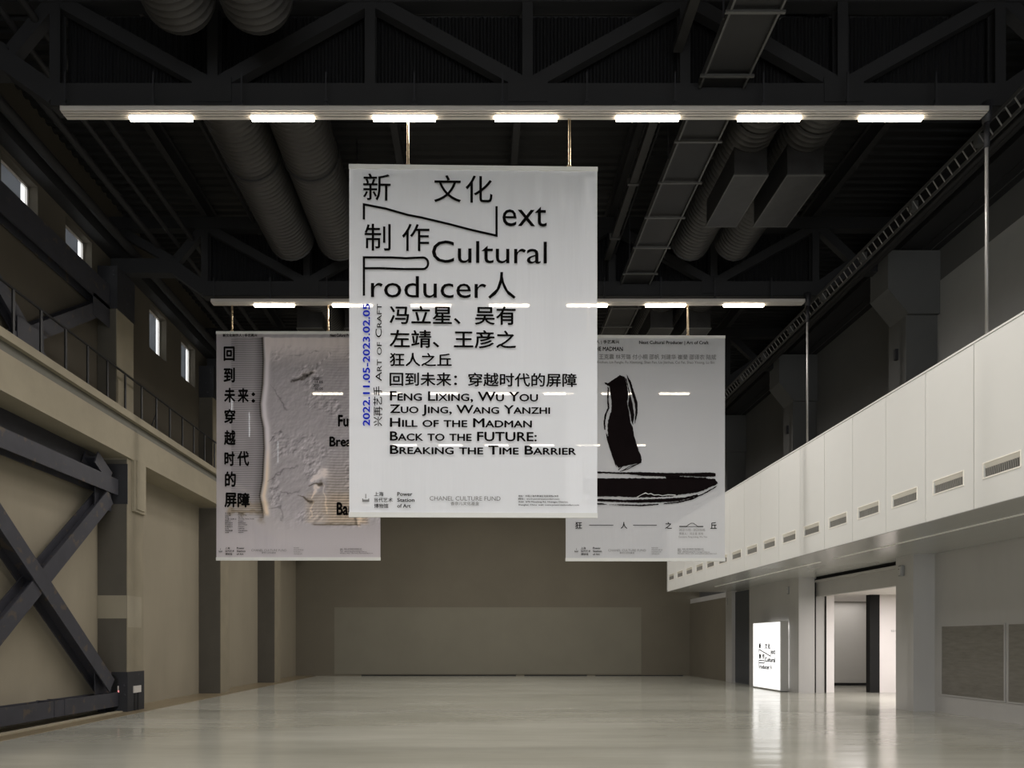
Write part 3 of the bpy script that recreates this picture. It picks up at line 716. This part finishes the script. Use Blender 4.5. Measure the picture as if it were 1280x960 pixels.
def footer(P, lx, ly, cx0, px0, fx0, fx1, ax0, ax1, k, small=False, extra=None):
    T = P.text; mg = M_inkg
    # chimney emblem: tower on a stepped hall
    P.shape([(lx+3.9*k, ly), (lx+4.9*k, ly), (lx+4.9*k, ly+5.6*k), (lx+3.9*k, ly+5.6*k)], mg, 'emblem')
    P.shape([(lx, ly+5.8*k), (lx+1.3*k, ly+5.8*k), (lx+1.3*k, ly+7*k), (lx+7.4*k, ly+7*k), (lx+7.4*k, ly+5.8*k), (lx+8.7*k, ly+5.8*k), (lx+8.7*k, ly+9.8*k), (lx, ly+9.8*k)], mg, 'emblem')
    y = ly-2.6*k
    for i, (a, wa, b, wb) in enumerate((('上海', 11.6, 'Power', 18.8), ('当代艺术', 23, 'Station', 21.4), ('博物馆', 17.6, 'of Art', 16.6))):
        yy = y+7.35*k*i
        T(a, cx0, yy, cx0+wa*k, yy+5.3*k, w=.014); T(b, px0, yy+.2*k, px0+wb*k, yy+5*k, w=.02)
    T('CHANEL CULTURE FUND', fx0, ly+2.5*k, fx1, ly+7.9*k, M_inkg, w=.002)
    c = (fx0+fx1)/2; T('香奈儿文化基金', c-18*k, ly+9.2*k, c+17.5*k, ly+13.6*k, M_inkg, w=.01)
    wd = ax1-ax0
    for i, (s_, a, f_) in enumerate((('地址：中国上海市黄浦区花园港路678号', 0, .66), ('网址：www.powerstationofart.com', 0, .675), ('Add:  678 Miaojiang Rd, Huangpu District,', 0, .82), ('Shanghai, China  web: www.powerstationofart.com', 0, 1))):
        T(s_, ax0+a, ly+.6*k+3.75*k*i, ax0+wd*f_, ly+3.2*k+3.75*k*i, M_ink, w=.012)
footer(P, 453.5, 618.4, 468.2, 497, 537.3, 625.5, 647.8, 723.8, 1.0)

# ---- right banner with the brush drawing
rootR, P = banner(16.925, 707, 420, 906.5, 701, 'white rear banner on the right with a black ink brush drawing', M_cloth2, wires=(860, 735), rz=.01, rail=4)
T = P.text
T('新文化制作人 | 手艺再兴', 719, 425.8, 773.6, 431.2, w=.014); T('HILL OF THE MADMAN', 719, 434.3, 778, 439.6, w=.016)
T('Next Cultural Producer | Art of Craft', 798.6, 426.6, 885.5, 432, w=.014)
T('左靖 李钢 王克震 林芳璐 付小桐 邵帆 刘建华 崔斐 邵译农 陆斌', 719, 443.5, 895, 450, M_inkg, w=.008)
T('Li Gang, Wang Kezhen, Lin Fanglu, Fu Xiaotong, Shao Fan, Liu Jianhua, Cui Fei, Shao Yinong, Lu Bin', 719, 451.8, 893, 456, M_inkg, w=.004)
def C(pts): return [(740+.1927*a, 455+.1927*b) for a, b in pts]
P.shape(C([(78, 122), (100, 128), (130, 108), (178, 76), (208, 84), (222, 130), (234, 200), (226, 262), (240, 320), (248, 380), (262, 410), (270, 470), (300, 560), (318, 605), (320, 640), (285, 650), (238, 658), (170, 676), (146, 640), (128, 570), (104, 490), (98, 430), (102, 370), (122, 310), (126, 250), (116, 190), (112, 150), (84, 134)]), rough=.35)
P.shape(C([(212, 92), (222, 100), (246, 200), (262, 262), (272, 330), (264, 398), (252, 372), (246, 318), (232, 270), (240, 200), (228, 140)]), rough=.25)
P.shape(C([(222, 70), (250, 116), (272, 190), (292, 250), (294, 320), (280, 380), (274, 392), (280, 320), (276, 262), (258, 200), (244, 140), (226, 90)]), rough=.3)
P.shape(C([(100, 150), (108, 160), (106, 240), (112, 290), (92, 330), (84, 380), (86, 430), (78, 430), (73, 380), (80, 330), (100, 290), (96, 220)]), rough=.25)
P.shape(C([(88, 450), (97, 460), (128, 560), (152, 650), (160, 676), (150, 660), (126, 590), (96, 500)]), rough=.2)
for q in ([(168, 690), (200, 662), (240, 655)], [(196, 695), (240, 668), (300, 650)], [(180, 700), (230, 684), (285, 655), (316, 640)]): P.stroke(C(q), 1.0, M_inkbrush, 'brush_stroke', .3)
0 and P.stroke(C([(112, 122), (140, 150), (172, 180), (200, 205), (226, 240)]), .35, M_inkw, 'brush_gap', dy=-.034)
0 and P.stroke(C([(168, 180), (190, 190), (214, 226)]), .3, M_inkw, 'brush_gap', dy=-.034)
# horizontal stroke
P.shape(C([(-60, 742), (35, 745), (300, 742), (470, 744), (560, 736), (640, 744), (740, 744), (798, 746), (816, 776), (780, 795), (720, 822), (660, 838), (560, 850), (540, 856), (500, 862), (420, 866), (300, 868), (180, 862), (35, 862), (-60, 850)]), rough=.4)
P.shape(C([(-50, 704), (35, 700), (160, 705), (300, 703), (480, 708), (640, 708), (760, 704), (800, 710), (800, 730), (760, 732), (700, 734), (600, 728), (470, 732), (330, 728), (230, 716), (100, 712), (-50, 712)]), rough=.3)
P.shape(C([(470, 728), (560, 728), (620, 735), (740, 738), (740, 748), (560, 748), (480, 748)]), rough=.6)
P.shape(C([(-40, 876), (80, 878), (200, 884), (330, 880), (470, 874), (600, 866), (680, 846), (690, 856), (560, 892), (420, 900), (300, 902), (180, 898), (60, 894), (-40, 888)]), rough=.35)
P.shape(C([(-30, 906), (60, 904), (100, 914), (180, 912), (320, 914), (430, 908), (430, 916), (320, 923), (200, 920), (120, 916), (-30, 912)]), rough=.3)
P.shape(C([(560, 894), (640, 872), (720, 840), (812, 788), (800, 802), (740, 838), (650, 880), (560, 902), (460, 912), (470, 904)]), rough=.25)
P.stroke(C([(290, 866), (318, 850), (345, 838), (362, 846), (380, 842), (400, 852), (430, 850), (455, 856), (490, 850), (540, 852)]), .9, M_inkw, 'brush_gap', .5, dy=-.034)
P.stroke(C([(60, 870), (200, 872), (300, 874), (430, 870), (560, 862), (650, 852)]), .6, M_inkw, 'brush_gap', .5, dy=-.034)
for s_, x0, x1 in (('狂', 718.6, 727.2), ('人', 775.5, 783.5), ('之', 831, 839.5), ('丘', 887.6, 895.8)): T(s_, x0, 652.8, x1, 661.2, w=.016)
P.stroke([(736, 656.8), (766.3, 656.8)], .7); P.stroke([(791, 656.8), (820.6, 656.8)], .7)
P.stroke([(848.8, 658), (858, 658), (860.5, 656), (863.5, 654.2), (866.5, 654.2), (869, 656), (871.6, 658), (878.8, 658)], .7)
P.stroke([(848.8, 658.6), (878.8, 658.6)], .6)
T('2022/11/05 - 2023/02/05', 848.4, 661, 881, 664, M_inkg); T('策展人：冯立星 吴有', 848.4, 665.6, 878.8, 668.8, M_inkg); T('Curators: Feng Lixing, Wu You', 848, 670, 883.6, 673, M_inkg)
footer(P, 717.8, 685.4, 725.8, 740.7, 760, 807, 846.8, 895.8, .52)
for i, (a, b) in enumerate(((814, 822), (814, 828), (814, 826), (814, 824))): T('特别鸣谢支持单位'[:4+i], a, 684.2+2.5*i, b, 685.9+2.5*i, M_inkg)

# ---- left banner with the printed plaster relief
def relief(px, py):
    rs = np.random.RandomState(3)
    def vn(sx, sy, seed):
        r = np.random.RandomState(seed); G = r.rand(200, 200); x = (px-260)/sx; y = (py-405)/sy
        xi = np.floor(x).astype(int) % 199; yi = np.floor(y).astype(int) % 199; fx = x-np.floor(x); fy = y-np.floor(y)
        fx = fx*fx*(3-2*fx); fy = fy*fy*(3-2*fy)
        return (G[yi, xi]*(1-fx)+G[yi, xi+1]*fx)*(1-fy)+(G[yi+1, xi]*(1-fx)+G[yi+1, xi+1]*fx)*fy
    def sm(a, b, x): t = np.clip((x-a)/(b-a), 0, 1); return t*t*(3-2*t)
    R = np.full(px.shape, .66); T_ = np.zeros(px.shape)         # lightness, warm tint
    R = R + .08*sm(600, 690, py)
    edge = np.interp(py, [415, 421, 450, 480, 505, 520, 535, 560, 600, 620, 632, 645, 660], [329, 329, 330, 329, 326, 327, 330, 331, 329, 325.5, 328, 330, 331])
    # stripes left of the ridge
    inA = sm(288.5, 289.5, px)*(1-sm(-1, 0, px-edge))*sm(421, 423, py)*(1-sm(640, 646, py-(px-290)*.12))
    st = .5+.5*np.sin(2*math.pi*(py+.8*vn(20, 40, 5))/2.75)
    R = R + inA*(-.02-.15*st+.05*vn(14, 30, 8)) - .14*inA*sm(14, 0, edge-px)
    # ridge
    d = px-edge
    rid = np.exp(-((d-4.2)/3.2)**2)*(py > 421)*(1-sm(640, 648, py))
    R = R + .22*rid; T_ = T_ + rid*sm(540, 600, py)*.9
    sh = np.exp(-((d+.6)/1.3)**2)*(py > 421)*(1-sm(636, 644, py)); R = R-.25*sh; T_ = T_+.5*sh
    # top pale area
    inB = sm(0, 4, d)*(px > 320)*sm(421, 423, py)
    R = R + inB*.22*sm(460, 425, py)*(1-.5*sm(420, 450, px)); T_ = T_+inB*.25*sm(470, 425, py)
    # knobbly relief field
    h = vn(6, 6, 11)+.6*vn(3, 3, 12)+.35*vn(1.6, 1.6, 13)
    gx = np.gradient(h, axis=1); gy = np.gradient(h, axis=0)
    fld = sm(6, 14, d)*sm(425, 440, py)*(1-sm(645, 665, py))*(1-sm(440, 470, px)*.6)
    patch = .25+.75*sm(.52, .68, vn(26, 20, 21))
    R = R + fld*patch*np.clip((gy-gx)*.55, -.22, .18)
    # stripes right
    inC = sm(396, 410, px-10*vn(9, 9, 31)+.0*(py))*sm(424, 440, py)*(1-sm(655, 657, py))*(1-sm(458, 464, px))
    inC2 = sm(378, 388, px)*sm(612, 622, py)*(1-sm(653, 657, py+2*vn(6, 6, 33)))*(1-sm(455, 462, px))
    st2 = .5+.5*np.sin(2*math.pi*(py+1.2*vn(18, 30, 6))/3.4)
    amp = .05+.10*sm(540, 600, py)
    R = R - inC*amp*st2 + .03*inC; R = R-inC2*.12*st2+.06*inC2; T_ = T_+inC*sm(550, 640, py)*.45+inC2*.5
    lip = np.exp(-((py-655-1.5*vn(8, 8, 41))/1.1)**2)*sm(388, 394, px)*(1-sm(449, 452, px)); R = R-.28*lip; T_ = T_+.7*lip
    # dark streaks
    wx = px+5*(vn(7, 7, 71)-.5)+2*(vn(2.5, 2.5, 72)-.5); wy = py+5*(vn(7, 7, 73)-.5)+2*(vn(2.5, 2.5, 74)-.5)
    def seg(x0, y0, x1, y1, w, a, t=0., taper=True):
        nonlocal R, T_
        L2 = (x1-x0)**2+(y1-y0)**2; u = np.clip(((wx-x0)*(x1-x0)+(wy-y0)*(y1-y0))/L2, 0, 1)
        dd = np.hypot(wx-x0-u*(x1-x0), wy-y0-u*(y1-y0)); ww = w*(.25+.75*u) if taper else w
        g_ = np.exp(-(dd/ww)**2); R = R+a*g_; T_ = T_+t*g_
    seg(362, 477, 390, 467, 3.2, -.38, .4); seg(366, 471, 394, 463, 2.2, .12, .1)
    for i in range(7): seg(397+2.6*i, 457-2.4*i, 399+2.6*i, 454.5-2.4*i, 1.1, .16 if i % 2 else -.12)
    seg(337, 480, 352, 503, 1.0, -.14); seg(352, 503, 358, 512, 1.5, -.14); seg(336, 552, 352, 538, 1.4, -.22); seg(341, 546, 350, 541, 1.5, .18)
    seg(336, 602, 356, 585, 1.2, -.16); seg(356, 585, 372, 583, 1, -.12); seg(340, 612, 360, 617, 1, -.12); seg(360, 617, 374, 612, 1.2, -.12)
    seg(388, 600, 404, 592, 7, .24, .25); seg(388, 606, 402, 604, 2.2, -.36, .9); seg(373, 620, 390, 627, 2.2, -.34, 1.0); seg(390, 622, 396, 608, 2.6, .22, .4)
    seg(404, 605, 408, 640, .9, .16, .2, False); seg(392, 625, 387, 648, 1.2, .14, .3)
    seg(286, 638, 328, 641, 3.4, -.14, 1.1, False); seg(300, 630, 328, 632, 5, -.06, .8, False); seg(330, 643, 327, 652, 3, -.12, .5)
    seg(338, 634, 352, 632, 1, -.14); seg(352, 632, 354, 648, 1.2, -.14); seg(452, 645, 450, 656, 1.8, .18, .5, False); seg(446, 645, 447, 655, 1.2, -.22, .8, False)
    seg(384, 442, 400, 440, .9, -.16); seg(362, 446, 380, 442, .9, -.12)
    R = np.clip(R+.03*(vn(40, 60, 51)-.5), .04, .86); T_ = np.clip(T_, 0, 1)
    out = np.ones(px.shape+(4,)); out[..., 0] = R*(1+.02+.05*T_); out[..., 1] = R*(1-.012-.01*T_); out[..., 2] = R*(1+.015-.13*T_)
    s_ = np.clip(out[..., :3], 0, 1); out[..., :3] = np.where(s_ <= .04045, s_/12.92, ((s_+.055)/1.055)**2.4)
    out[..., :3] *= 1.25
    return out
rootL, P = banner(16.925, 270.5, 415, 475.5, 700, 'rear banner on the left printed with a pale plaster relief and bold Chinese title', M_clothp, grid=(290, 430), wires=(410, 290), rz=0, vc=relief, rail=4)
T = P.text
T('新文化制作人 | 手艺再兴', 279, 417.8, 322, 422.5, w=.03); T('Next Cultural Producer | Art of Craft', 413, 417.8, 466, 422.8, w=.03)
for s_, a, b, x, y in (('回', 280, 294, 433.7, 452), ('到', 280, 294.2, 460, 478.7), ('未', 280.6, 294.7, 485, 504), ('来', 297.5, 311.5, 485.5, 504), ('穿', 280.6, 294.7, 511.5, 530), ('越', 280.6, 295, 538, 557),
                       ('时', 281, 294, 564.5, 583), ('代', 297, 312, 564, 583), ('的', 281.6, 295.5, 589.5, 609), ('屏', 281, 296.5, 616, 634.7), ('障', 297.3, 313, 616, 634.7)):
    T(s_, a, x, b, y, w=.034)
T(':', 314.8, 491, 319.5, 504, w=.04)
for s_, x0, y0, x1, y1 in (('Future:', 422.8, 519, 464, 534), ('Breaking', 412, 546, 464, 562.5), ('the', 447, 574, 464, 589), ('Time', 438, 601, 464, 616), ('Barrier', 421, 628, 464, 644.5)):
    T(s_, x0, y0, x1, y1, w=.035)
for i, s_ in enumerate(('2022', '11.05', '2023', '02.05')): T(s_, 392+(2 if i % 2 else 0), 472+4.3*i, 399+(5 if i % 2 else 0), 475.4+4.3*i, w=.02)
rows = (('艺术家', 'Artists'), ('冯立星', 'Feng Lixing'), ('吴有', 'Wu You'), ('左靖 王彦之', 'Zuo Jing, Wang Yanzhi'), ('策展人', 'Curator'), ('展览设计', 'Exhibition'), ('空间设计', 'Space Design'), ('平面设计', 'Graphics'), ('灯光', 'Lighting'), ('项目统筹', 'Coordination'), ('支持', 'Support'))
for i, (a, b) in enumerate(rows):
    y = 641+2.4*i; T(a, 281.8, y, 281.8+2.4*len(a), y+1.7, w=.02); T(b, 298.3, y, 298.3+.95*len(b), y+1.6, w=.02)
footer(P, 274, 685.4, 282, 296.5, 314.7, 358.6, 425.4, 466.2, .50)
for i, b in enumerate((374, 380, 376, 378)): T('特别鸣谢支持单位'[:4+i], 367.5, 684.2+2.5*i, b, 685.9+2.5*i, M_inkg)

# ------------------------------------------------------------------ glowing sign by the doorway
lb = empty('light_box_sign', (9.8, 24.5, 0), 'tall glowing white light box sign with black exhibition title, left of the doorway', 'sign')
o = (9.8, 24.5, 0)
MB(o).box(9.8, 9.806, 23.36, 25.66, .05, 2.27).build('glowing_face', M_lightbox, lb)
MB(o).box(9.807, 10.04, 23.33, 25.69, 0.02, 2.3).build('case', M_wallR, lb)
MB(o).box(9.79, 9.81, 23.33, 23.36, .02, 2.3).box(9.79, 9.81, 25.66, 25.69, .02, 2.3).box(9.79, 9.81, 23.33, 25.69, 2.27, 2.3).box(9.79, 9.81, 23.33, 25.69, .02, .05).build('rim', M_white, lb)
MB(o).box(10.05, 10.08, 23.45, 25.2, .1, 2.22).build('backlight', M_backglow, lb)
MB(o).box(10.05, 10.15, 23.6, 23.7, 0, 2).box(10.05, 10.15, 25.3, 25.4, 0, 2).box(9.81, 10.04, 23.4, 23.6, 0, .02).box(9.81, 10.04, 25.4, 25.6, 0, .02).build('mount', M_boxg, lb)
tr = empty('title_print'); tr.parent = lb; tr.location = (-.004, 0, 0); tr.rotation_euler[2] = -math.pi/2
class Print2(Print):
    def __init__(s, parent): s.p = parent; s.k = .012; s.dy = 0; s.o = (0, 0, 0)
    def xz(s, px, py): return ((px-545)*.0061-.10, 1.13-(py-297)*.0058)
P2 = Print2(tr); title(P2, .05)
P2.text('手艺再兴', 460, 176, 490, 192, M_inkl); P2.text('Art of Craft', 520, 176, 600, 192, M_inkl)
for i, (y0, y1) in enumerate(((2.14, 2.12),)): pass
# wall text inside the doorway
class Print3(Print):
    def __init__(s, parent): s.p = parent; s.dy = 0
    def xz(s, px, py): return (px, py)
wt = empty('wall_print'); wt.parent = rm; wt.location = (0, 22.945, 0)
P3 = Print3(wt); P3.text('前言 Foreword', 13.15, 2.0, 13.5, 1.93, M_inkg)
